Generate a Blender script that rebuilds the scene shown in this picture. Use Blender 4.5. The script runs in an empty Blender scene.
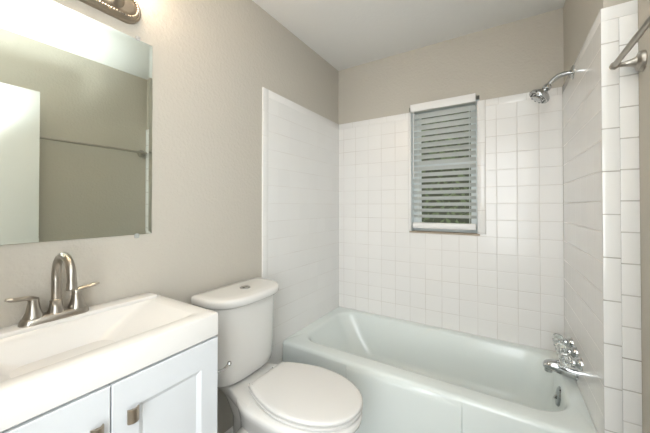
import bpy, bmesh, math, random
from mathutils import Vector, Matrix
random.seed(7)
PI = math.pi
S = bpy.context.scene
COL = S.collection

# ------------------------------------------------------------------ camera
cam = bpy.data.cameras.new('camera')
camo = bpy.data.objects.new('camera', cam); COL.objects.link(camo)
CAM = Vector((1.2208, -2.2024, 1.2497)); YAW = 0.5541; PITCH = 0.0098; FPX = 288.28
camo.location = CAM
camo.rotation_euler = (PI/2 + PITCH, 0, YAW)
cam.sensor_fit = 'HORIZONTAL'; cam.sensor_width = 36.0
cam.lens = 36.0*FPX/650.0
cam.shift_y = -13.05/650.0
cam.clip_start = 0.02
S.camera = camo

# ------------------------------------------------------------------ world, lights, exposure
S.view_settings.view_transform = 'Standard'
S.view_settings.look = 'None'
S.view_settings.gamma = 1
S.view_settings.use_curve_mapping = False
S.view_settings.exposure = 0.14
world = bpy.data.worlds.new('sky'); S.world = world; world.use_nodes = True
bg = world.node_tree.nodes['Background']
bg.inputs[0].default_value = (0.95, 0.98, 1.0, 1); bg.inputs[1].default_value = 1.6

def area(name, loc, target, sx, sy, power, color):
    l = bpy.data.lights.new(name, 'AREA'); l.shape = 'RECTANGLE'; l.size = sx; l.size_y = sy
    l.energy = power; l.color = color
    o = bpy.data.objects.new(name, l); COL.objects.link(o)
    o.location = loc
    o.rotation_euler = (Vector(target)-Vector(loc)).to_track_quat('-Z', 'Y').to_euler()
    return o
# added area lamp in the unseen hall, standing in for daylight through the doorway
area('hall_daylight_fill', (1.45, -3.15, 1.45), (0.5, -0.6, 1.15), 1.3, 1.8, 62.0, (0.93, 0.975, 1.0))
# the photographer's flash, bounced off the ceiling
fl = bpy.data.lights.new('bounce_flash', 'SPOT'); fl.energy = 135.0; fl.color = (0.93, 0.97, 1.0); fl.spot_size = math.radians(95); fl.spot_blend = 0.6; fl.shadow_soft_size = 0.06
flo = bpy.data.objects.new('bounce_flash', fl); COL.objects.link(flo); flo.location = (1.20, -2.12, 1.45)
flo.rotation_euler = (Vector((1.50, -2.0, 2.40))-flo.location).to_track_quat('-Z', 'Y').to_euler()
BULB = 25.0

# ------------------------------------------------------------------ materials
def mat(name, col, rough=0.5, metal=0.0, spec=0.5, trans=0.0, ior=1.45, coat=0.0):
    m = bpy.data.materials.new(name); m.use_nodes = True
    b = m.node_tree.nodes['Principled BSDF']
    b.inputs['Base Color'].default_value = (*col, 1)
    b.inputs['Roughness'].default_value = rough
    b.inputs['Metallic'].default_value = metal
    b.inputs['Specular IOR Level'].default_value = spec
    b.inputs['Transmission Weight'].default_value = trans
    b.inputs['IOR'].default_value = ior
    b.inputs['Coat Weight'].default_value = coat
    return m
class NB:
    def __init__(s, m): s.m = m; s.nt = m.node_tree; s.b = s.nt.nodes['Principled BSDF']
    def n(s, t, **k):
        x = s.nt.nodes.new(t)
        for a, v in k.items(): setattr(x, a, v)
        return x
    def l(s, a, b): s.nt.links.new(a, b)
    def inp(s, sock, v):
        if isinstance(v, (int, float)): sock.default_value = v
        else: s.l(v, sock)
    def ma(s, op, a, b=0.0, c=0.0):
        x = s.n('ShaderNodeMath', operation=op)
        s.inp(x.inputs[0], a); s.inp(x.inputs[1], b); s.inp(x.inputs[2], c)
        return x.outputs[0]
    def bump(s, h, dist, strength=1.0, normal=None):
        x = s.n('ShaderNodeBump'); x.inputs['Distance'].default_value = dist; x.inputs['Strength'].default_value = strength
        s.l(h, x.inputs['Height'])
        if normal: s.l(normal, x.inputs['Normal'])
        return x.outputs[0]
def noise_bumped(m, scale, dist, detail=3, strength=1.0, tint=None):
    q = NB(m); tc = q.n('ShaderNodeTexCoord'); no = q.n('ShaderNodeTexNoise')
    no.inputs['Scale'].default_value = scale; no.inputs['Detail'].default_value = detail
    q.l(tc.outputs['Object'], no.inputs['Vector'])
    q.l(q.bump(no.outputs[0], dist, strength), q.b.inputs['Normal'])
    if tint:
        cr = q.n('ShaderNodeMix', data_type='RGBA'); n2 = q.n('ShaderNodeTexNoise'); n2.inputs['Scale'].default_value = tint[0]
        q.l(tc.outputs['Object'], n2.inputs['Vector']); q.l(n2.outputs[0], cr.inputs[0])
        c = q.b.inputs['Base Color'].default_value
        cr.inputs[6].default_value = c; cr.inputs[7].default_value = tuple(v*tint[1] for v in c[:3])+(1,)
        q.l(cr.outputs[2], q.b.inputs['Base Color'])
    return m
def tile_mat(name, ua, pu, ou, pv, ov, col=(0.80, 0.79, 0.77), grout=(0.56, 0.53, 0.49), gw=0.0026, vfade=1.0, hfade=1.0, tilt=0.65, rough=0.10, spec=0.5):
    """glazed tiles: u along axis ua (0=x, 1=y), v along z"""
    m = mat(name, col, rough, spec=spec); q = NB(m)
    tc = q.n('ShaderNodeTexCoord'); sp = q.n('ShaderNodeSeparateXYZ'); q.l(tc.outputs['Object'], sp.inputs[0])
    u = q.ma('DIVIDE', q.ma('SUBTRACT', sp.outputs[ua], ou), pu)
    v = q.ma('DIVIDE', q.ma('SUBTRACT', sp.outputs[2], ov), pv)
    fu = q.ma('FRACT', u); fv = q.ma('FRACT', v)
    du = q.ma('MULTIPLY', q.ma('MINIMUM', fu, q.ma('SUBTRACT', 1.0, fu)), pu)
    dv = q.ma('MULTIPLY', q.ma('MINIMUM', fv, q.ma('SUBTRACT', 1.0, fv)), pv)
    def edge(d, lo, hi):
        r = q.n('ShaderNodeMapRange', interpolation_type='SMOOTHSTEP'); q.l(d, r.inputs[0])
        r.inputs[1].default_value = lo; r.inputs[2].default_value = hi
        r.inputs[3].default_value = 1.0; r.inputs[4].default_value = 0.0
        return r.outputs[0]
    # worn grout: strength varies with noise
    no = q.n('ShaderNodeTexNoise'); no.inputs['Scale'].default_value = 5.0; no.inputs['Detail'].default_value = 4
    q.l(tc.outputs['Object'], no.inputs['Vector'])
    nr = q.n('ShaderNodeMapRange'); q.l(no.outputs[0], nr.inputs[0]); nr.inputs[1].default_value = 0.35; nr.inputs[2].default_value = 0.65
    nr.inputs[3].default_value = 0.35; nr.inputs[4].default_value = 1.0
    eu = q.ma('MULTIPLY', edge(du, gw*0.35, gw*0.75), vfade); ev = q.ma('MULTIPLY', edge(dv, gw*0.35, gw*0.75), hfade)
    g = q.ma('MAXIMUM', eu, ev)
    gm = q.ma('MULTIPLY', g, nr.outputs[0])
    # per tile random
    cb = q.n('ShaderNodeCombineXYZ'); q.l(q.ma('FLOOR', u), cb.inputs[0]); q.l(q.ma('FLOOR', v), cb.inputs[1])
    wn = q.n('ShaderNodeTexWhiteNoise', noise_dimensions='3D'); q.l(cb.outputs[0], wn.inputs['Vector'])
    ws = q.n('ShaderNodeSeparateColor'); q.l(wn.outputs['Color'], ws.inputs[0])
    cm = q.n('ShaderNodeMix', data_type='RGBA'); q.l(ws.outputs[2], cm.inputs[0])
    cm.inputs[6].default_value = (*col, 1); cm.inputs[7].default_value = tuple(c*0.975 for c in col)+(1,)
    mx = q.n('ShaderNodeMix', data_type='RGBA'); q.l(gm, mx.inputs[0]); q.l(cm.outputs[2], mx.inputs[6]); mx.inputs[7].default_value = (*grout, 1)
    q.l(mx.outputs[2], q.b.inputs['Base Color'])
    rg = q.ma('MULTIPLY_ADD', g, 0.6, rough); q.l(rg, q.b.inputs['Roughness'])
    # relief: pillowed edge + tilt + slow waviness
    tl = q.ma('ADD', q.ma('MULTIPLY', q.ma('SUBTRACT', ws.outputs[0], 0.5), fu), q.ma('MULTIPLY', q.ma('SUBTRACT', ws.outputs[1], 0.5), fv))
    hh = q.ma('MULTIPLY', tl, 0.7*tilt)
    pil = q.ma('MULTIPLY', q.ma('MAXIMUM', q.ma('MULTIPLY', edge(du, 0.0, 0.005), vfade), q.ma('MULTIPLY', edge(dv, 0.0, 0.005), hfade)), -0.6)
    n3 = q.n('ShaderNodeTexNoise'); n3.inputs['Scale'].default_value = 14.0; q.l(tc.outputs['Object'], n3.inputs['Vector'])
    h = q.ma('ADD', q.ma('ADD', hh, pil), q.ma('MULTIPLY', n3.outputs[0], 0.25))
    q.l(q.bump(h, 0.001), q.b.inputs['Normal'])
    return m

M = {}
M['paint'] = noise_bumped(mat('greige_paint', (0.515, 0.485, 0.425), 0.7, spec=0.25), 75, 0.0022, 3)
M['ceil'] = noise_bumped(mat('ceiling_paint', (0.78, 0.775, 0.75), 0.85, spec=0.2), 60, 0.001)
M['trim'] = mat('white_trim_paint', (0.78, 0.78, 0.76), 0.35)
M['door'] = mat('white_door_paint', (0.82, 0.83, 0.83), 0.4)
M['floor'] = noise_bumped(mat('grey_vinyl_floor', (0.34, 0.32, 0.29), 0.45), 30, 0.0006, 3, 1.0, (9, 0.7))
PU, PV = 0.1135, 0.111
M['tile_back'] = tile_mat('white_square_tile_back', 0, PU, 1.524, PV, 1.268, rough=0.22)
M['tile_left'] = tile_mat('white_square_tile_left', 1, PU, 0.0, PV, 1.268, col=(0.80, 0.795, 0.775), vfade=0.04, hfade=0.8, tilt=0.3)
M['tile_right'] = tile_mat('white_square_tile_right', 1, PU, 0.0, PV, 1.268, vfade=0.2, hfade=0.9, rough=0.14, spec=0.3)
M['cap_x'] = tile_mat('bullnose_cap_x', 0, 0.152, 1.50, 0.5, 1.915, gw=0.0024, tilt=0.5)
M['cap_y'] = tile_mat('bullnose_cap_y', 1, 0.152, -0.02, 0.5, 1.915, gw=0.0024, vfade=0.3, hfade=0.2, tilt=0.5)
M['col_left'] = tile_mat('bullnose_column_left', 1, 0.5, 0.3, 0.152, 1.374, col=(0.80, 0.795, 0.775), hfade=0.6, vfade=0.0, tilt=0.1)
M['col_win'] = tile_mat('bullnose_column_window', 0, 0.05, 1.0708, 0.152, 1.374, gw=0.0026)
M['strip_a'] = tile_mat('wing_tile_long', 0, 0.5, 1.3, 0.1535, 1.374, col=(0.87, 0.875, 0.865), grout=(0.33, 0.31, 0.28), gw=0.0036, tilt=0.6)
M['strip_b'] = tile_mat('wing_tile_short', 0, 0.5, 1.3, 0.1095, 1.378, col=(0.87, 0.875, 0.865), grout=(0.33, 0.31, 0.28), gw=0.0036, tilt=0.6)
M['tub'] = mat('pale_mint_enamel', (0.72, 0.77, 0.75), 0.22, spec=0.5, coat=0.12)
M['porcelain'] = mat('white_porcelain', (0.71, 0.70, 0.67), 0.12, coat=0.3)
M['seat'] = mat('white_seat_plastic', (0.68, 0.67, 0.645), 0.25)
M['marble'] = mat('cultured_marble', (0.75, 0.735, 0.705), 0.16, coat=0.3)
M['cab'] = mat('white_cabinet_paint', (0.66, 0.68, 0.695), 0.38)
M['gap'] = mat('dark_recess', (0.05, 0.05, 0.05), 0.8)
M['nickel'] = mat('brushed_nickel', (0.42, 0.39, 0.345), 0.28, metal=1.0)
M['nickel_dark'] = mat('aged_nickel', (0.40, 0.34, 0.27), 0.28, metal=1.0)
M['chrome'] = mat('chrome', (0.52, 0.53, 0.53), 0.08, metal=1.0)
M['chrome_dark'] = mat('dark_chrome', (0.33, 0.35, 0.35), 0.15, metal=1.0)  # chrome with a darker base colour, for the overflow plate
M['black'] = mat('dark_rubber', (0.06, 0.06, 0.06), 0.5)
M['crystal'] = mat('clear_acrylic', (0.97, 1.0, 0.99), 0.03, trans=0.95, ior=1.46)
M['mirror'] = mat('mirror_silver', (0.76, 0.815, 0.75), 0.012, metal=1.0)
M['clip'] = mat('clear_plastic_clip', (0.85, 0.86, 0.84), 0.1, trans=0.5)
M['slat'] = mat('white_blind_slat', (0.67, 0.685, 0.65), 0.4)
M['valance'] = mat('white_valance', (0.82, 0.81, 0.79), 0.4)
M['vinyl'] = mat('white_vinyl_frame', (0.75, 0.80, 0.80), 0.4)
M['cord'] = mat('white_cord', (0.72, 0.76, 0.73), 0.6)
M['glass'] = mat('window_glass', (1, 1, 1), 0.0, trans=1.0, ior=1.1)
M['grout'] = noise_bumped(mat('tan_sill_grout', (0.42, 0.35, 0.27), 0.8), 60, 0.001)
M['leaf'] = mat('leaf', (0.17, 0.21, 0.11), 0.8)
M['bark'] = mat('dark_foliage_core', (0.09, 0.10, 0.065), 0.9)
em = mat('lit_frosted_glass', (0.9, 0.85, 0.75), 0.4)
eb = em.node_tree.nodes['Principled BSDF']; eb.inputs['Emission Color'].default_value = (1.0, 0.80, 0.62, 1); eb.inputs['Emission Strength'].default_value = BULB
M['bulb'] = em

# ------------------------------------------------------------------ helpers
def obj(name, bm, m, parent=None, smooth=True, angle=35, origin=None):
    me = bpy.data.meshes.new(name)
    bmesh.ops.recalc_face_normals(bm, faces=bm.faces)
    if origin is not None: bmesh.ops.translate(bm, verts=bm.verts, vec=-Vector(origin))
    bm.to_mesh(me); bm.free()
    me.materials.append(M[m] if isinstance(m, str) else m)
    if smooth:
        me.shade_smooth(); me.set_sharp_from_angle(angle=math.radians(angle))
    o = bpy.data.objects.new(name, me); COL.objects.link(o)
    if origin is not None: o.location = Vector(origin)
    if parent:
        o.parent = parent
        pl = Vector((0, 0, 0)); p = parent
        while p: pl += p.location; p = p.parent
        o.location = (Vector(origin) if origin is not None else Vector((0, 0, 0))) - pl
    return o
def thing(name, label, cat, loc=(0, 0, 0), group=None):
    o = bpy.data.objects.new(name, None); COL.objects.link(o); o.location = loc; o.empty_display_size = .05
    o['label'] = label; o['category'] = cat
    if group: o['group'] = group
    return o
def struct(name, bm, m, parent=None, **k):
    o = obj(name, bm, m, parent, **k)
    if not parent: o['kind'] = 'structure'
    return o
def box(bm, x0, x1, y0, y1, z0, z1, bev=0.0, seg=2):
    t = bmesh.new()
    bmesh.ops.create_cube(t, size=1)
    for v in t.verts: v.co = Vector(((x0+x1)/2+v.co.x*(x1-x0), (y0+y1)/2+v.co.y*(y1-y0), (z0+z1)/2+v.co.z*(z1-z0)))
    if bev: bmesh.ops.bevel(t, geom=t.edges[:], offset=bev, segments=seg, profile=0.5, affect='EDGES')
    merge(bm, t); return bm
def merge(bm, t, mtx=None):
    if mtx is not None: bmesh.ops.transform(t, matrix=mtx, verts=t.verts)
    me = bpy.data.meshes.new('tmp'); t.to_mesh(me); t.free(); bm.from_mesh(me); bpy.data.meshes.remove(me)
def B(*a, **k): return box(bmesh.new(), *a, **k)
def loft(rings, cap0=True, cap1=True, closed=True, bm=None):
    bm = bm or bmesh.new()
    R = [[bm.verts.new(p) for p in r] for r in rings]
    n = len(R[0])
    for a, b in zip(R, R[1:]):
        for i in range(n if closed else n-1):
            j = (i+1) % n
            bm.faces.new((a[i], a[j], b[j], b[i]))
    if cap0: bm.faces.new(R[0][::-1])
    if cap1: bm.faces.new(R[-1])
    return bm
def lathe(prof, seg=32, mtx=None, cap=True):
    """prof: list of (r, h) about local z"""
    rings = [[(r*math.cos(2*PI*i/seg), r*math.sin(2*PI*i/seg), h) for i in range(seg)] for r, h in prof]
    bm = loft(rings, cap, cap)
    if mtx is not None: bmesh.ops.transform(bm, matrix=mtx, verts=bm.verts)
    return bm
def frame_to(loc, d, up=(0, 0, 1)):
    q = Vector(d).to_track_quat('Z', 'Y'); return Matrix.Translation(Vector(loc)) @ q.to_matrix().to_4x4()
def catmull(pts, n=8):
    P = [Vector(p) for p in pts]; P = [2*P[0]-P[1]]+P+[2*P[-1]-P[-2]]; out = []
    for i in range(1, len(P)-2):
        for k in range(n):
            t = k/n
            out.append(0.5*((2*P[i])+(-P[i-1]+P[i+1])*t+(2*P[i-1]-5*P[i]+4*P[i+1]-P[i+2])*t*t+(-P[i-1]+3*P[i]-3*P[i+1]+P[i+2])*t**3))
    out.append(P[-2]); return out
def tube(pts, rad, seg=14, sx=1.0, side=None, bm=None, n=8, smooth=True):
    """swept tube; rad number or list; sx flattens along side vector"""
    C = catmull(pts, n) if smooth else [Vector(p) for p in pts]
    m = len(C)
    if not isinstance(rad, (list, tuple)): rs = [rad]*m
    else:
        rs = []
        for i in range(m):
            f = i/(m-1)*(len(rad)-1); k = min(int(f), len(rad)-2); rs.append(rad[k]+(rad[k+1]-rad[k])*(f-k))
    rings = []; prev = None
    for i, c in enumerate(C):
        t = (C[min(i+1, m-1)]-C[max(i-1, 0)]).normalized()
        if prev is None:
            a = Vector(side) if side else (Vector((0, 0, 1)) if abs(t.z) < .9 else Vector((1, 0, 0)))
        else: a = prev
        a = (a-t*a.dot(t)).normalized(); prev = a; b = t.cross(a)
        rings.append([c+a*math.cos(2*PI*k/seg)*rs[i]+b*math.sin(2*PI*k/seg)*rs[i]*sx for k in range(seg)])
    return loft(rings, bm=bm)
def rrect(x0, x1, y0, y1, r, z, n=8):
    """rounded rectangle ring; r a number or 4 radii for corners (x1y1, x0y1, x0y0, x1y0)"""
    if isinstance(r, (int, float)): r = (r,)*4
    out = []
    for (cx, cy, sx, sy, a0), rr in zip(((x1, y1, -1, -1, 0), (x0, y1, 1, -1, PI/2), (x0, y0, 1, 1, PI), (x1, y0, -1, 1, 1.5*PI)), r):
        for k in range(n+1):
            a = a0+PI/2*k/n
            out.append((cx+sx*rr+rr*math.cos(a), cy+sy*rr+rr*math.sin(a), z))
    return out

# ------------------------------------------------------------------ room shell
W, XR, YW, YL, ZT, ZC, YF = 1.524, 1.6194, -0.7955, -0.9355, 1.965, 2.44, -2.42
T = 0.008
struct('floor', B(-0.1, 2.4, -4.6, 0.15, -0.05, 0), 'floor', smooth=False)
struct('ceiling', B(-0.1, 2.4, -4.6, 0.15, ZC, ZC+0.05), 'ceil', smooth=False)
wl = struct('wall_left', B(-0.12, -T, YF-.12, 0.15, 0, ZC), 'paint', smooth=False)
# back wall with window opening
WX0, WX1, WZ0, WZ1 = 0.612, 1.086, 1.052, 2.004
bm = bmesh.new()
box(bm, -T, WX0, T, 0.15, 0, ZC); box(bm, WX1, XR, T, 0.15, 0, ZC)
box(bm, WX0, WX1, T, 0.15, 0, WZ0); box(bm, WX0, WX1, T, 0.15, WZ1, ZC)
wb = struct('wall_back', bm, 'paint', smooth=False)
bm = bmesh.new()
box(bm, W+T, XR+.12, YW+T, 0.15, 0, ZC); box(bm, XR, XR+.12, YF-.12, YW+T, 0, ZC)
wr = struct('wall_right', bm, 'paint', smooth=False)
DX0, DX1, DZ = 0.70, 1.49, 2.04
bm = bmesh.new()
box(bm, -T, DX0, YF-.12, YF, 0, ZC); box(bm, DX1, XR, YF-.12, YF, 0, ZC); box(bm, DX0, DX1, YF-.12, YF, DZ, ZC)
struct('wall_front', bm, 'paint', smooth=False)
bm = bmesh.new()
box(bm, -0.1, 0.0, -4.6, YF-.12, 0, ZC); box(bm, 2.3, 2.4, -4.6, YF-.12, 0, ZC); box(bm, -0.1, 2.4, -4.7, -4.6, 0, ZC); box(bm, XR+.12, 2.4, YF-.12, YF, 0, ZC)
struct('wall_hall', bm, 'ceil', smooth=False)
bm = bmesh.new()
for x0, x1, z0, z1 in ((DX0-.06, DX0+.005, 0, DZ+.06), (DX1-.005, DX1+.06, 0, DZ+.06), (DX0-.06, DX1+.06, DZ-.005, DZ+.06)):
    box(bm, x0, x1, YF, YF+.015, z0, z1, .003)
struct('trim_1', bm, 'trim')

# tile surround
def tp(name, bm, m, par): return obj(name, bm, m, par, angle=30)
ZB = 1.918
tp('tile_field', B(-T, 0, YL+.05, T, 0, ZB), 'tile_left', wl)
tp('bullnose_cap', B(-T, 0, YL+.05, T, ZB, ZT, .001), 'cap_y', wl)
bm = bmesh.new(); box(bm, -T, 0, YL, YL+.05, 0, ZT, .001); tp('bullnose_column', bm, 'col_left', wl)
OX0, OX1, OZ0 = 0.626, 1.071, 1.062
bm = bmesh.new()
box(bm, 0, OX0-.02, 0, T, 0, ZB); box(bm, OX1+.051, W+T, 0, T, 0, ZB)
box(bm, OX0-.02, OX1+.051, 0, T, 0, OZ0); tp('tile_field', bm, 'tile_back', wb)
bm = bmesh.new(); box(bm, 0, OX0-.02, 0, T, ZB, ZT, .003); box(bm, OX1+.051, W, 0, T, ZB, ZT, .003)
tp('bullnose_cap', bm, 'cap_x', wb)
bm = bmesh.new(); box(bm, OX1, OX1+.051, -.001, T, OZ0, ZT, .003); tp('bullnose_column', bm, 'col_win', wb)
bm = bmesh.new(); box(bm, OX0-.02, OX0, -.001, T, OZ0, ZT, .003)
tp('bullnose_column', bm, 'col_win', wb)
# tiled jamb returns and sill of the window recess
bm = bmesh.new(); box(bm, WX0, OX0, T, .085, OZ0, ZT); box(bm, OX1, WX1, T, .085, OZ0, ZT); tp('window_reveal', bm, 'vinyl', wb)
tp('window_sill', B(WX0, WX1, -.003, .085, OZ0-.012, OZ0, .002), 'grout', wb)
tp('tile_field', B(W, W+T, YW+.003, 0, 0, ZB), 'tile_right', wr)
tp('bullnose_cap', B(W, W+T, YW+.003, 0, ZB, ZT, .002), 'cap_y', wr)
XM = 1.5715
tp('wing_tile_column', B(W, XM, YW, YW+T, 0, ZB, .0025), 'strip_a', wr)
tp('wing_tile_column', B(XM, XR, YW, YW+T, 0, ZB, .0025), 'strip_b', wr)
tp('wing_tile_cap', B(W, XR, YW, YW+T, ZB, ZT, .0025), 'strip_a', wr)

def baseboard(name, *a): struct(name, B(*a, bev=.004), 'trim')
baseboard('baseboard_left', -T, .006, -1.57, YL-.002, 0, .085)
baseboard('baseboard_right', XR-.014, XR, YF, YW-.002, 0, .085)
baseboard('baseboard_front', 0, DX0-.06, YF, YF+.014, 0, .085)

# window behind the blind
bm = bmesh.new(); y0, y1 = .085, .13
for a in ((WX0, WX0+.062, WZ0, WZ1), (WX1-.060, WX1, WZ0, WZ1), (WX0, WX1, WZ0, WZ0+.035), (WX0, WX1, WZ1-.04, WZ1), (WX0, WX1, 1.545, 1.585)):
    e = .002 if a[1]-a[0] > .2 else 0
    box(bm, a[0], a[1], y0+e, y1+e, a[2], a[3], .003)
wn = struct('window_1', bm, 'vinyl')
obj('window_pane', B(WX0+.04, WX1-.04, .105, .110, WZ0+.04, WZ1-.03), 'glass', wn, smooth=False)
obj('sash_lock', B(.83, .87, .068, .085, 1.575, 1.592, .003), 'vinyl', wn)

# door leaf standing open along the right wall
bm = bmesh.new(); box(bm, 1.475, 1.51, -2.36, -1.555, .012, 2.035, .002)
d = struct('door_1', bm, 'door')
bm = lathe([(.012, 0), (.028, .002), (.028, .006), (.012, .01), (.011, .035), (.024, .042), (.027, .055), (.02, .066), (.004, .068)], 24, frame_to((1.475, -1.62, .90), (-1, 0, 0)))
obj('door_knob', bm, 'nickel', d)
bm = bmesh.new()
for z in (.25, 1.1, 1.85): box(bm, 1.50, 1.514, -2.385, -2.355, z-.045, z+.045, .002)
obj('door_hinge', bm, 'nickel', d)

# ------------------------------------------------------------------ bathtub
tub = thing('bathtub', 'pale mint enamelled alcove bathtub between the three tiled walls', 'bathtub', (W/2, -.38, 0))
ZR = .378; G = .0003; YT = -.757
def tubring(x0, x1, y0, y1, r, z): return rrect(x0, x1, y0, y1, r, z, 10)
X0, X1 = G, W-G; YB = -G
n = 10
outer = lambda z, i=0.0: tubring(X0+i, X1-i, YT+i, YB-i, (.004, .004, .01, .01), z)
rings = [outer(.0), outer(.30), outer(.335), outer(.356, .001)]
for a in (.2, .45, .7, 1.0):
    r = .024; rings.append([(x, y if y > YT+.03 else y+r*(1-math.cos(a*PI/2)), z) for x, y, z in tubring(X0, X1, YT, YB, (.004, .004, .01, .01), ZR-r+r*math.sin(a*PI/2))])
# rim edge into basin
def inner(x0, x1, y0, y1, rl, rr, z): return tubring(x0, x1, y0, y1, (rr, rl, rl, rr), z)
IX0, IX1, IY0, IY1 = .060, 1.478, -.664, -.046
rings.append(inner(IX0, IX1, IY0, IY1, 0.13, .15, ZR-.001))
for k, (dz, di) in enumerate(((.003, .006), (.010, .014), (.022, .021), (.045, .028))):
    rings.append(inner(IX0+di, IX1-di*.8, IY0+di, IY1-di*.7, 0.13, .15, ZR-dz))
for z, l, r, f, b in ((.28, .075, .028, .045, .036), (.20, .125, .040, .06, .048), (.12, .19, .06, .075, .062), (.085, .23, .095, .095, .08), (.066, .27, .13, .13, .11), (.060, .34, .19, .18, .16)):
    rings.append(inner(IX0+l, IX1-r, IY0+f, IY1-b, .12, .15, z))
bm = loft(rings, True, True)
obj('basin', bm, 'tub', tub, angle=60)
# raised middle panel of the apron
prof = []
bm = bmesh.new()
pr = [(-.002, .0), (-.009, .0), (-.009, .325)] + [(-.009+.031*(1-math.cos(a*PI/12)), .325+.049*math.sin(a*PI/12)) for a in range(1, 6)]
ringsL = []
for x, k in ((.464, 0.0), (.4665, .75), (.470, 1.0), (1.054, 1.0), (1.0575, .75), (1.060, 0.0)):
    ringsL.append([(x, YT+.012-(.012-dy)*k if k else YT+.010+max(dy, 0), z-(1-k)*.003) for dy, z in pr] + [(x, YT+.03, .36), (x, YT+.03, 0)])
obj('apron_panel', loft(ringsL), 'tub', tub, angle=50)
# overflow plate on the sloped end wall
nrm = Vector((-1, 0, .18)).normalized()
ox = IX1-.0235
of = obj('overflow_plate', lathe([(.046, -.006), (.047, .004), (.043, .010), (.024, .013), (.004, .014)], 32, frame_to((ox, -.355, .300), nrm)), 'chrome_dark', tub)
of['label'] = 'round chrome overflow plate'
obj('trip_lever', tube([(ox-.010, -.355, .300), (ox-.017, -.355, .298), (ox-.021, -.355, .286)], [.005, .005, .004], 10), 'chrome', of)
obj('drain', lathe([(.032, .0), (.033, .003), (.02, .004), (.003, .002)], 24, frame_to((1.20, -.35, .060), (0, 0, 1))), 'chrome', tub)

# tub spout
sp = thing('tub_spout', 'chrome tub spout low on the tiled wall below the three crystal taps', 'faucet', (W, -.342, .437))
yS, zS = -.342, .437
rings = []
for x, w, zt, zb in ((0, .033, .032, -.038), (.012, .033, .032, -.038), (.04, .032, .034, -.034), (.075, .030, .036, -.027), (.100, .028, .034, -.021), (.117, .026, .028, -.018), (.128, .021, .020, -.015), (.134, .012, .008, -.008)):
    cx, hz = (zt+zb)/2, (zt-zb)/2
    rings.append([(W-x, yS+w*math.cos(2*PI*k/20), zS+cx+hz*math.sin(2*PI*k/20)) for k in range(20)])
obj('spout_body', loft(rings), 'chrome', sp)
obj('spout_outlet', lathe([(.016, 0), (.017, -.016), (.013, -.016), (.012, 0)], 20, Matrix.Translation((W-.112, yS, zS-.012))), 'chrome', sp)
# three taps
for (y, z, lb) in ((-.232, .533, 'clear crystal tap on chrome collar, the one nearest the window wall'), (-.338, .527, 'clear crystal tap on chrome collar, middle of the three'), (-.444, .521, 'clear crystal tap on chrome collar, the one nearest the towel bar side')):
    t = thing('tap_handle', lb, 'tap', (W, y, z), 'crystal taps above the tub spout')
    F = frame_to((W, y, z), (-1, 0, 0))
    obj('escutcheon', lathe([(.029, 0), (.029, .006), (.024, .018), (.015, .026), (.014, .034)], 28, F), 'chrome', t)
    seg = 8; pf = [(.013, .032), (.023, .038), (.030, .048), (.031, .068), (.025, .078), (.010, .080)]
    rings = [[(r*(1+.10*(k % 2))*math.cos(2*PI*k/16), r*(1+.10*(k % 2))*math.sin(2*PI*k/16), h) for k in range(16)] for r, h in pf]
    bm = loft(rings); bmesh.ops.transform(bm, matrix=F, verts=bm.verts)
    k = obj('crystal_knob', bm, 'crystal', t, angle=15)
    obj('screw_cap', lathe([(.008, .079), (.008, .083), (.002, .0835)], 16, F), 'chrome', k)
    obj('valve_stem', lathe([(.006, .026), (.006, .064)], 12, F), 'chrome', t)

# shower head
sh = thing('shower_head', 'chrome shower head on a bent arm at the top of the tiled wall', 'shower head', (W, -.31, 1.93))
Y = -.31
obj('flange', lathe([(.035, 0), (.034, .004), (.022, .010), (.012, .012)], 28, frame_to((W, Y, 1.927), (-1, 0, 0))), 'chrome', sh)
obj('arm', tube([(W-.002, Y, 1.927), (W-.03, Y, 1.927), (W-.06, Y, 1.920), (W-.085, Y, 1.900), (W-.105, Y, 1.876)], .012), 'chrome', sh)
hd = Vector((-.62, -.10, -.80)).normalized(); hp = Vector((W-.100, Y, 1.880))
F = frame_to(hp, hd) @ Matrix.Scale(1.2, 4)
hb = obj('head', lathe([(.012, -.004), (.015, .0), (.016, .014), (.012, .018), (.016, .026), (.030, .036), (.040, .046), (.042, .056), (.040, .061), (.034, .062)], 32, F), 'chrome', sh)
obj('nozzle_plate', lathe([(.034, .061), (.034, .064), (.022, .065), (.020, .069), (.006, .070)], 32, F), 'chrome', hb)
bm = bmesh.new()
for k in range(10):
    a = 2*PI*k/10; merge(bm, lathe([(.0035, .062), (.0028, .068)], 8, F @ Matrix.Translation((.028*math.cos(a), .028*math.sin(a), 0))))
obj('nozzle', bm, 'black', hb)
obj('spray_lever', tube([F @ Vector((.036, .02, .056)), F @ Vector((.046, .028, .060)), F @ Vector((.054, .034, .068))], .0035, 8), 'chrome', hb)

# ------------------------------------------------------------------ blind
bl = thing('window_blind', 'white horizontal slat blind half closed over the small window', 'blind', ((OX0+OX1)/2, 0, OZ0))
obj('valance', B(.6285, 1.0655, -.026, -.018, 1.957, 2.012, .002), 'valance', bl)
for x in (.6285, 1.062): obj('valance_return', B(x, x+.0035, -.018, .006, 1.957, 2.012), 'valance', bl)
obj('headrail', B(.635, 1.060, -.012, .045, 1.962, 2.0, .002), 'slat', bl)
tilt = math.radians(26); hw = .025; zs = 1.934; pitch = .0446; ns = 18; yc = .036
for k in range(ns):
    z = zs-k*pitch; rings = []
    for x in (.634, 1.062):
        r = []
        for s, off in [(s_/4-1, 1) for s_ in range(9)] + [(1-s_/4, -1) for s_ in range(9)]:
            c = .0038*(1-s*s)+.0009*off
            dy, dz = s*hw, c
            r.append((x, yc+dy*math.cos(tilt)+dz*math.sin(tilt), z-dy*math.sin(tilt)+dz*math.cos(tilt)))
        rings.append(r)
    obj('slat', loft(rings), 'slat', bl, angle=50)
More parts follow.
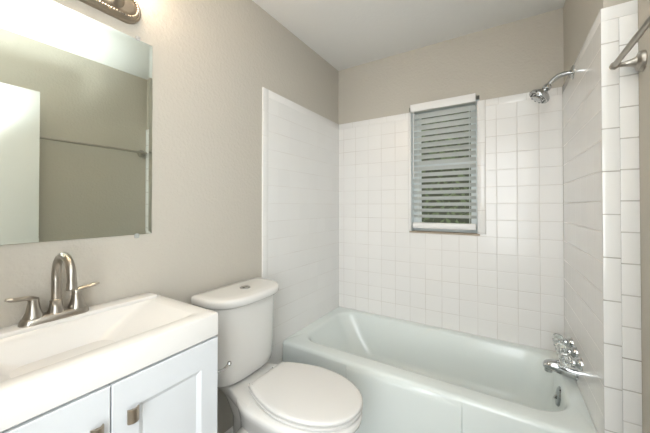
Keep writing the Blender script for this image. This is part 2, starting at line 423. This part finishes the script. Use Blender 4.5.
obj('bottom_rail', B(.634, 1.062, .008, .058, 1.085, 1.128, .006), 'valance', bl)
for x in (.675, 1.022):
    bm = bmesh.new()
    for y in (yc-hw*math.cos(tilt)-.003, yc+hw*math.cos(tilt)+.003): tube([(x, y, 1.962), (x, y, 1.12)], .0013, 6, bm=bm, smooth=False)
    for k in range(ns):
        z = zs-k*pitch-.003
        tube([(x, yc-hw*math.cos(tilt), z+hw*math.sin(tilt)), (x, yc+hw*math.cos(tilt), z-hw*math.sin(tilt))], .0009, 5, bm=bm, smooth=False)
    obj('ladder_cord', bm, 'cord', bl)
obj('tilt_wand', tube([(.647, -.006, 1.960), (.647, -.008, 1.70), (.647, -.008, 1.455)], .0035, 8, smooth=False), 'valance', bl)

# greenery outside
bm = bmesh.new()
for k in range(2600):
    c = Vector((random.uniform(-1.2, 1.6), 1.35+random.random()*.35+.12*math.sin(k), random.uniform(.3, 3.2+.25*math.sin(k*1.7))))
    a = Vector((random.uniform(-1, 1), random.uniform(-.6, .6), random.uniform(-1, 1))).normalized()*random.uniform(.03, .06)
    b = a.cross(Vector((random.uniform(-1, 1), random.uniform(-1, 1), random.uniform(-1, 1)))).normalized()*a.length*.45
    vs = [bm.verts.new(c+p) for p in (-a, -a*.2+b, a, -a*.2-b)]; bm.faces.new(vs)
hg = obj('hedge', bm, 'leaf', smooth=False); hg['kind'] = 'stuff'; hg['label'] = 'green foliage seen outside through the slats of the blind'; hg['category'] = 'hedge'
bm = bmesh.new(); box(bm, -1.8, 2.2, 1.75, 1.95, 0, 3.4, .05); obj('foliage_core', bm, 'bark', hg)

# ------------------------------------------------------------------ vanity
van = thing('bathroom_vanity', 'white shaker two-door vanity cabinet under the sink top', 'cabinet', (.2, -1.88, 0))
VX = .384; VY0, VY1, ZV = -2.185, -1.5625, .8165
bm = bmesh.new()
box(bm, 0, VX, VY0, VY0+.016, 0, ZV-.001); box(bm, 0, VX, VY1-.016, VY1, 0, ZV-.001); box(bm, 0, .01, VY0, VY1, 0, ZV-.001)
box(bm, 0, VX, VY0, VY1, .09, .105); box(bm, VX-.016, VX, VY0, VY1, ZV-.03, ZV-.001); box(bm, VX-.016, VX, VY0, VY1, .09, .12)
box(bm, .30, .316, VY0, VY1, 0, .09); box(bm, VX-.016, VX, -1.893, -1.855, .1, ZV-.01)
obj('body', bm, 'cab', van, smooth=False)
def shaker(y0, y1, z0, z1, x):
    """door slab with recessed panel and sloped inner moulding"""
    fr = .062; fz = .080; bv = .013; dp = .008; b = bmesh.new()
    def ring(i, xx, j=None):
        j = i if j is None else j
        return [(xx, y0+i, z0+j), (xx, y1-i, z0+j), (xx, y1-i, z1-j), (xx, y0+i, z1-j)]
    return loft([ring(0, x), ring(0, x+.016), ring(.002, x+.018), ring(fr, x+.018, fz), ring(fr+bv, x+.018-dp, fz+bv)], bm=b)
YS = -1.8735
for (a, b_, ky, lb) in ((VY0+.001, YS-.0015, YS-.034, None), (YS+.0015, VY1-.001, YS+.043, None)):
    dr = obj('door', shaker(a, b_, .12, ZV-.006, VX+.0005), 'cab', van, smooth=False)
    rings = []
    zk = .719; xk = VX+.0185
    kb = obj('knob', loft([rrect(-.007, .007, -.007, .007, .002, 0, 3), rrect(-.006, .006, -.006, .006, .002, .014, 3)]), 'nickel_dark', dr)
    kb.data.transform(frame_to((xk, ky, zk), (1, 0, 0)))
    # curved rectangular pull
    rg = []
    for s in [i/6-1 for i in range(13)]:
        yy = ky+s*.013; xo = xk+.022-.007*s*s*0
        xo = xk+.024-.007*s*s
        rg.append([(xo, yy, zk-.0175), (xo, yy, zk+.0175), (xo-.006, yy, zk+.0175), (xo-.006, yy, zk-.0175)])
    obj('knob_face', loft(rg), 'nickel_dark', kb, angle=30)

# sink top
TY0, TY1, TX1, TZ = -2.20, -1.560, .4025, .893
st = thing('sink_countertop', 'white one-piece sink countertop with a shallow rectangular basin', 'countertop', (.2, -1.88, ZV))
def tr(z, x0=0.0, x1=TX1, y0=TY0, y1=TY1, r=.006): return rrect(x0, x1, y0, y1, (r, .002, .002, r), z, 4)
rings = [tr(ZV, .001, TX1-.003, TY0+.003, TY1-.003), tr(ZV+.003, .001), tr(TZ-.006, .001), tr(TZ-.002, .001, TX1-.0015, TY0+.0015, TY1-.0015), tr(TZ, .001, TX1-.006, TY0+.006, TY1-.006)]
def br(z, bx0, bx1, by0, by1, r): return rrect(bx0, bx1, by0, by1, r, z, 4)
rings += [br(TZ, .062, .352, -2.150, -1.612, .02), br(TZ-.002, .066, .347, -2.145, -1.617, .02), br(TZ-.010, .074, .338, -2.120, -1.642, .025),
          br(TZ-.040, .088, .322, -2.06, -1.705, .03), br(TZ-.075, .105, .305, -2.00, -1.765, .04), br(TZ-.095, .125, .285, -1.96, -1.80, .045), br(TZ-.10, .15, .26, -1.93, -1.83, .04)]
# keep the hollow within the slab's own shell: the bowl hangs below the slab
obj('slab', loft(rings), 'marble', st, angle=40)
bm = bmesh.new(); box(bm, .001, .066, TY0+.004, TY1-.022, TZ-.006, TZ+.011, .005, 3)
obj('back_ledge', bm, 'marble', st)
obj('drain', lathe([(.020, .0), (.021, .003), (.014, .004), (.002, .006)], 24, Matrix.Translation((.205, -1.88, TZ-.10))), 'nickel', st)

# sink faucet
FZ = TZ+.011; FY = -1.878; FX = .038
fa = thing('sink_faucet', 'brushed nickel high-arc centerset faucet at the back of the sink', 'faucet', (FX, FY, FZ))
def stad(hl, hw_, z, n=10):
    out = []
    for k in range(n+1): a = -PI/2+PI*k/n; out.append((FX+hw_*math.sin(a), FY+(hl-hw_)+hw_*math.cos(a), z))
    for k in range(n+1): a = PI/2-PI*k/n; out.append((FX+hw_*math.sin(a), FY-(hl-hw_)-hw_*math.cos(a), z))
    return out
obj('base_plate', loft([stad(.083, .026, FZ), stad(.083, .026, FZ+.004), stad(.080, .0235, FZ+.011), stad(.077, .0205, FZ+.017), stad(.072, .016, FZ+.020)]), 'nickel', fa)
obj('spout_collar', lathe([(.0215, 0), (.0205, .006), (.0165, .018), (.0145, .034), (.0155, .036), (.0155, .040), (.0125, .043)], 28, Matrix.Translation((FX, FY, FZ+.017))), 'nickel', fa)
z0 = FZ+.05
rc = .062; top = 1.112-.0115-rc
pts = [(FX, FY, z0), (FX, FY, z0+.03), (FX, FY, z0+.06), (FX, FY, top-.02)]
for k in range(0, 8):
    a = PI-(PI*1.03)*k/7; pts.append((FX+rc+rc*math.cos(a), FY, top+rc*math.sin(a)))
pts.append((FX+2*rc-.001, FY, top-.014))
spo = obj('spout', tube(pts, [.0125, .0122, .0118, .0115, .0112, .011], 18, side=(0, 1, 0)), 'nickel', fa)
obj('aerator', lathe([(.0125, 0), (.0135, .003), (.0135, .007), (.0122, .009), (.0125, .020), (.011, .024)], 24, frame_to((FX+2*rc-.001, FY, top-.030), (.05, 0, 1))), 'nickel', spo)
for s in (-1, 1):
    y = FY+s*.051
    h = obj('handle', lathe([(.0235, 0), (.0225, .005), (.0175, .018), (.0145, .032), (.0125, .046), (.0130, .050), (.0115, .056), (.006, .060), (.001, .061)], 28, Matrix.Translation((FX, y, FZ+.018))), 'nickel', fa)
    zz = FZ+.018+.054
    obj('lever', tube([(FX, y, zz-.012), (FX+.001, y+s*.003, zz+.000), (FX+.003, y+s*.014, zz+.005), (FX+.005, y+s*.030, zz+.007), (FX+.008, y+s*.046, zz+.010), (FX+.010, y+s*.058, zz+.013)], [.008, .0085, .007, .006, .0065, .004], 14, sx=1.5, side=(0, 0, 1)), 'nickel', h)
obj('lift_rod', tube([(FX-.018, FY+.0, FZ+.018), (FX-.018, FY, FZ+.055)], .0025, 8, smooth=False), 'nickel', fa)

# toilet paper holder arm on the vanity side
tpH = thing('toilet_paper_holder', 'small curved chrome arm with ball tip beside the vanity, in front of the tank', 'holder', (.34, VY1, .60))
hx = .345
obj('mount', lathe([(.016, 0), (.016, .004), (.008, .010)], 20, frame_to((hx, VY1, .668), (0, 1, 0))), 'chrome', tpH)
obj('arm', tube([(hx, VY1+.004, .668), (hx, VY1+.03, .660), (hx, VY1+.065, .652), (hx, VY1+.090, .658)], .0045, 10), 'chrome', tpH)
obj('ball_tip', lathe([(.001, -.009), (.006, -.0065), (.009, 0), (.006, .0065), (.001, .009)], 16, Matrix.Translation((hx, VY1+.095, .661))), 'chrome', tpH)

# ------------------------------------------------------------------ mirror
mi = thing('wall_mirror', 'frameless rectangular mirror on the wall above the sink', 'mirror', (0, -1.88, 1.139))
my0, my1, mz0, mz1, bw = -2.19, -1.573, 1.139, 1.9075, .012
def mr(i, x): return [(x, my0+i, mz0+i), (x, my1-i, mz0+i), (x, my1-i, mz1-i), (x, my0+i, mz1-i)]
obj('mirror_glass', loft([mr(0, -T+.0005), mr(0, -T+.0061), mr(bw, -T+.0055)]), 'mirror', mi, smooth=False)
for y, z, s in ((-1.628, mz1, 1), (-1.628, mz0, -1), (-2.13, mz1, 1), (-2.13, mz0, -1)):
    bm = bmesh.new(); box(bm, -T, -T+.009, y-.008, y+.008, z-.004 if s > 0 else z-.014, z+.014 if s > 0 else z+.004, .003)
    merge(bm, lathe([(.004, 0), (.003, .002)], 12, frame_to((-T+.009, y, z+s*.008), (1, 0, 0))))
    obj('mirror_clip', bm, 'clip', mi)

# ------------------------------------------------------------------ vanity light
LYc, LZc, LH, LR = -1.88, 2.012, .262, .060
li = thing('vanity_light', 'brushed nickel oval-plate wall light with roped edge above the mirror', 'light', (0, LYc, LZc))
def st2(hl, r, x, n=16):
    out = []
    for k in range(n+1): a = -PI/2+PI*k/n; out.append((x, LYc+(hl-r)+r*math.cos(a), LZc+r*math.sin(a)))
    for k in range(n+1): a = PI/2-PI*k/n; out.append((x, LYc-(hl-r)-r*math.cos(a), LZc+r*math.sin(a)))
    return out
q = -T
bp = obj('back_plate', loft([st2(LH, LR, q), st2(LH, LR, q+.006), st2(LH-.003, LR-.003, q+.011), st2(LH-.007, LR-.007, q+.012), st2(LH-.009, LR-.009, q+.011), st2(LH-.012, LR-.012, q+.015), st2(LH-.016, LR-.016, q+.021), st2(LH-.024, LR-.024, q+.021), st2(LH-.030, LR-.030, q+.024), st2(LH-.036, LR-.036, q+.024)]), 'nickel_dark', li, angle=50)
# beaded rope
path = st2(LH-.0185, LR-.0185, q+.0235, 40); bm = bmesh.new(); L = 0; cur = Vector(path[0]); step = .0088; acc = 0
loop = [Vector(p) for p in path]+[Vector(path[0])]; beads = []
for a, b in zip(loop, loop[1:]):
    d_ = (b-a).length; t = step-acc
    while t <= d_ and d_ > 0: beads.append(a+(b-a)*(t/d_)); t += step
    acc = d_-(t-step)
for p in beads: 
    t_ = bmesh.new(); bmesh.ops.create_icosphere(t_, subdivisions=1, radius=.0044); merge(bm, t_, Matrix.Translation(p))
obj('rope_edge', bm, 'nickel', bp)
for k in (-1, 0, 1):
    y = LYc+k*.165
    so = obj('socket_cup', lathe([(.030, q+.022), (.030, q+.028), (.020, q+.034), (.014, q+.040)], 28, frame_to((0, y, LZc), (1, 0, 0))), 'nickel_dark', li)
    obj('light_arm', tube([(q+.030, y, LZc), (q+.060, y, LZc-.004), (q+.085, y, LZc+.010), (q+.092, y, LZc+.035)], .008, 12), 'nickel_dark', so)
    X = Matrix.Translation((q+.092, y, LZc+.035))
    obj('shade_holder', lathe([(.010, -.004), (.024, 0), (.030, .010), (.031, .022), (.029, .022)], 28, X), 'nickel_dark', so)
    obj('glass_shade', lathe([(.027, .012), (.032, .030), (.044, .060), (.050, .095), (.056, .125), (.054, .125), (.047, .095), (.040, .060), (.02, .03)], 28, X), 'bulb', so)

# ------------------------------------------------------------------ towel bar
tb = thing('towel_bar', 'brushed nickel towel bar on the painted wall beside the tile edge', 'towel bar', (XR, -.83, 1.734))
BX = 1.549; zb = 1.735
for y, lb in ((-.832, 0), (-1.60, 1)):
    p = obj('post', lathe([(.034, 0), (.034, .005), (.030, .012), (.017, .018), (.012, .030), (.0085, .046), (.0075, .060), (.0085, .066)], 28, frame_to((XR, y, zb), (-1, 0, 0))), 'nickel', tb)
    obj('finial', lathe([(.001, -.014), (.007, -.013), (.009, -.006), (.0125, -.003), (.0125, .006), (.0090, .010)], 20, frame_to((BX, y, zb), (0, -1, 0) if y > -1 else (0, 1, 0))), 'nickel', p)
obj('bar', tube([(BX, -.832, zb), (BX, -1.60, zb)], .0088, 16, smooth=False), 'nickel', tb)

# ------------------------------------------------------------------ toilet
TC = -1.202
to = thing('toilet', 'white two-piece toilet with closed lid between vanity and tub', 'toilet', (.4, TC, 0))
def bow(x0, xs, xf, h, z, n=14, r=.02, e=2.4):
    """plan of tank: straight back x0, sides to xs, bowed front to xf, half width h"""
    out = [(x0+r, TC+h, z), (x0+r*.3, TC+h-r*.3, z), (x0, TC+h-r, z), (x0, TC-h+r, z), (x0+r*.3, TC-h+r*.3, z), (x0+r, TC-h, z)]
    for k in range(1, n*2):
        a = -PI/2+PI*k/(2*n); s = math.sin(a); c = math.cos(a)
        y = TC+h*math.copysign(abs(s)**(2/3.2), s); x = xs+(xf-xs)*abs(c)**(2/2.4)
        out.append((x, y, z))
    return out
ZTK, ZLD = .800, .845
rg = [bow(.035, .10, .170, .148, .440), bow(.028, .10, .192, .168, .446), bow(.024, .10, .206, .179, .462), bow(.022, .10, .211, .184, .50), bow(.021, .10, .218, .188, .65), bow(.020, .10, .224, .194, ZTK)]
tk = obj('tank', loft(rg), 'porcelain', to, angle=50)
rg = [bow(.016, .09, .230, .196, ZTK), bow(.010, .09, .244, .206, ZTK+.006), bow(.008, .09, .252, .212, ZTK+.014), bow(.008, .09, .252, .212, ZLD-.012), bow(.010, .09, .248, .209, ZLD-.004), bow(.018, .09, .238, .201, ZLD), bow(.05, .09, .19, .17, ZLD+.001)]
ld = obj('tank_lid', loft(rg), 'porcelain', to, angle=60)
fb = obj('flush_button', lathe([(.026, 0), (.026, .003), (.022, .0055), (.018, .0045), (.003, .005)], 28, Matrix.Translation((.13, TC+.01, ZLD+.0005))), 'chrome', to)
obj('button_split', B(.129, .131, TC+.01-.018, TC+.01+.018, ZLD+.005, ZLD+.0062), 'black', fb)
# bowl
def egg(xb, xf, h, z, n=40, sq=2.3, xm=.44, hb=None, xw=None):
    """outline: widest half width h near xm*(xf-xb)+xb"""
    xc = xb+(xf-xb)*xm; out = []
    for k in range(n):
        a = 2*PI*k/n; c, s = math.cos(a), math.sin(a)
        e = 2/2.05 if c > 0 else 2/sq
        rx = (xf-xc) if c > 0 else (xc-xb)
        out.append((xc+rx*math.copysign(abs(c)**e, c), TC+h*math.copysign(abs(s)**e, s), z))
    return out
ZB_ = .437
rg = [egg(.10, .60, .125, 0, sq=4), egg(.10, .60, .122, .02, sq=4), egg(.13, .57, .095, .06, sq=3.5), egg(.15, .56, .090, .14, sq=3), egg(.16, .58, .105, .22, sq=2.6), egg(.17, .63, .130, .29, sq=2.4), egg(.18, .69, .160, .35, sq=2.5), egg(.185, .732, .178, .39, sq=2.6), egg(.185, .752, .186, .412, sq=2.7), egg(.185, .755, .187, .428, sq=2.7), egg(.19, .748, .182, ZB_-.002, sq=2.7), egg(.22, .72, .15, ZB_, sq=2.7)]
bm = loft(rg)
def deckring(z, i=0): 
    pts = []
    for x, h in ((.03+i, .105), (.10, .112), (.18, .128), (.25, .150), (.33, .168)): pts.append((x, h-i))
    return [(x, TC-h, z) for x, h in pts]+[(x, TC+h, z) for x, h in pts[::-1]]
loft([deckring(.385, .012), deckring(.395, .002), deckring(.431, 0), deckring(.436, .003), deckring(.438, .010)], bm=bm)
# trapway pedestal at the rear
loft([egg(.07, .36, .105, 0, sq=4), egg(.08, .36, .10, .02, sq=4), egg(.10, .34, .062, .07, sq=3), egg(.09, .34, .060, .25, sq=3), egg(.06, .34, .085, .34, sq=3), egg(.04, .34, .10, .40, sq=4)], bm=bm)
# trapway bulge
tube([(.18, TC-.062, .12), (.22, TC-.085, .20), (.30, TC-.088, .26), (.38, TC-.08, .22), (.44, TC-.07, .12)], [.035, .045, .048, .045, .035], 14, bm=bm)
bowl = obj('bowl', bm, 'porcelain', to, angle=60)
for s in (-1, 1): obj('bolt_cap', lathe([(.016, 0), (.016, .008), (.010, .016), (.001, .018)], 16, Matrix.Translation((.30, TC+s*.108, .012))), 'porcelain', to)
# seat ring and lid
SC = -1.189
def lidplan(z, g=0.0, xb=.276):
    out = []
    n = 44
    for x, h in ((xb, -.090),): pass
    pts = []
    hw_ = .174+g; xc = .49; xf = .746+g; N = 26
    for k in range(N+1):
        a = PI*k/N-PI/2; c, s = math.cos(a), math.sin(a)
        pts.append((xc+(xf-xc)*abs(c)**(2/2.1), SC+hw_*math.copysign(abs(s)**(2/2.1), s)))
    back = []
    for f in (.12, .28, .45, .62, .78, .9, 1.0):
        x = xc+(xb-g-xc)*f; h = hw_+(.112-hw_)*(f**1.7) if f < 1 else .112+g
        back.append((x, h))
    up = [(x, SC+h) for x, h in back]; dn = [(x, SC-h) for x, h in back[::-1]]
    return [(x, y, z) for x, y in pts+up+[(xb-g-.004, SC+.104)]+[(xb-g-.004, SC-.104)]+dn]
sr = obj('seat', loft([lidplan(.4385, -.012), lidplan(.4420, -.010), lidplan(.4425, .002), lidplan(.451, .003), lidplan(.4535, -.003)]), 'seat', to, angle=40)
sl = obj('seat_lid', loft([lidplan(.4583, -.006), lidplan(.4600, .002), lidplan(.466, .003), lidplan(.470, 0), lidplan(.4725, -.006), lidplan(.474, -.02)]), 'seat', to, angle=60)
obj('seat_gap_pads', B(.30, .68, SC-.10, SC+.10, .4530, .4585), 'seat', sr)
for s in (-1, 1):
    obj('hinge', loft([[(x, y, z) for x, z in ((.246, .438), (.272, .438), (.272, .455), (.266, .461), (.252, .461), (.246, .455))] for y in (SC+s*.062, SC+s*.090)]), 'seat', to)
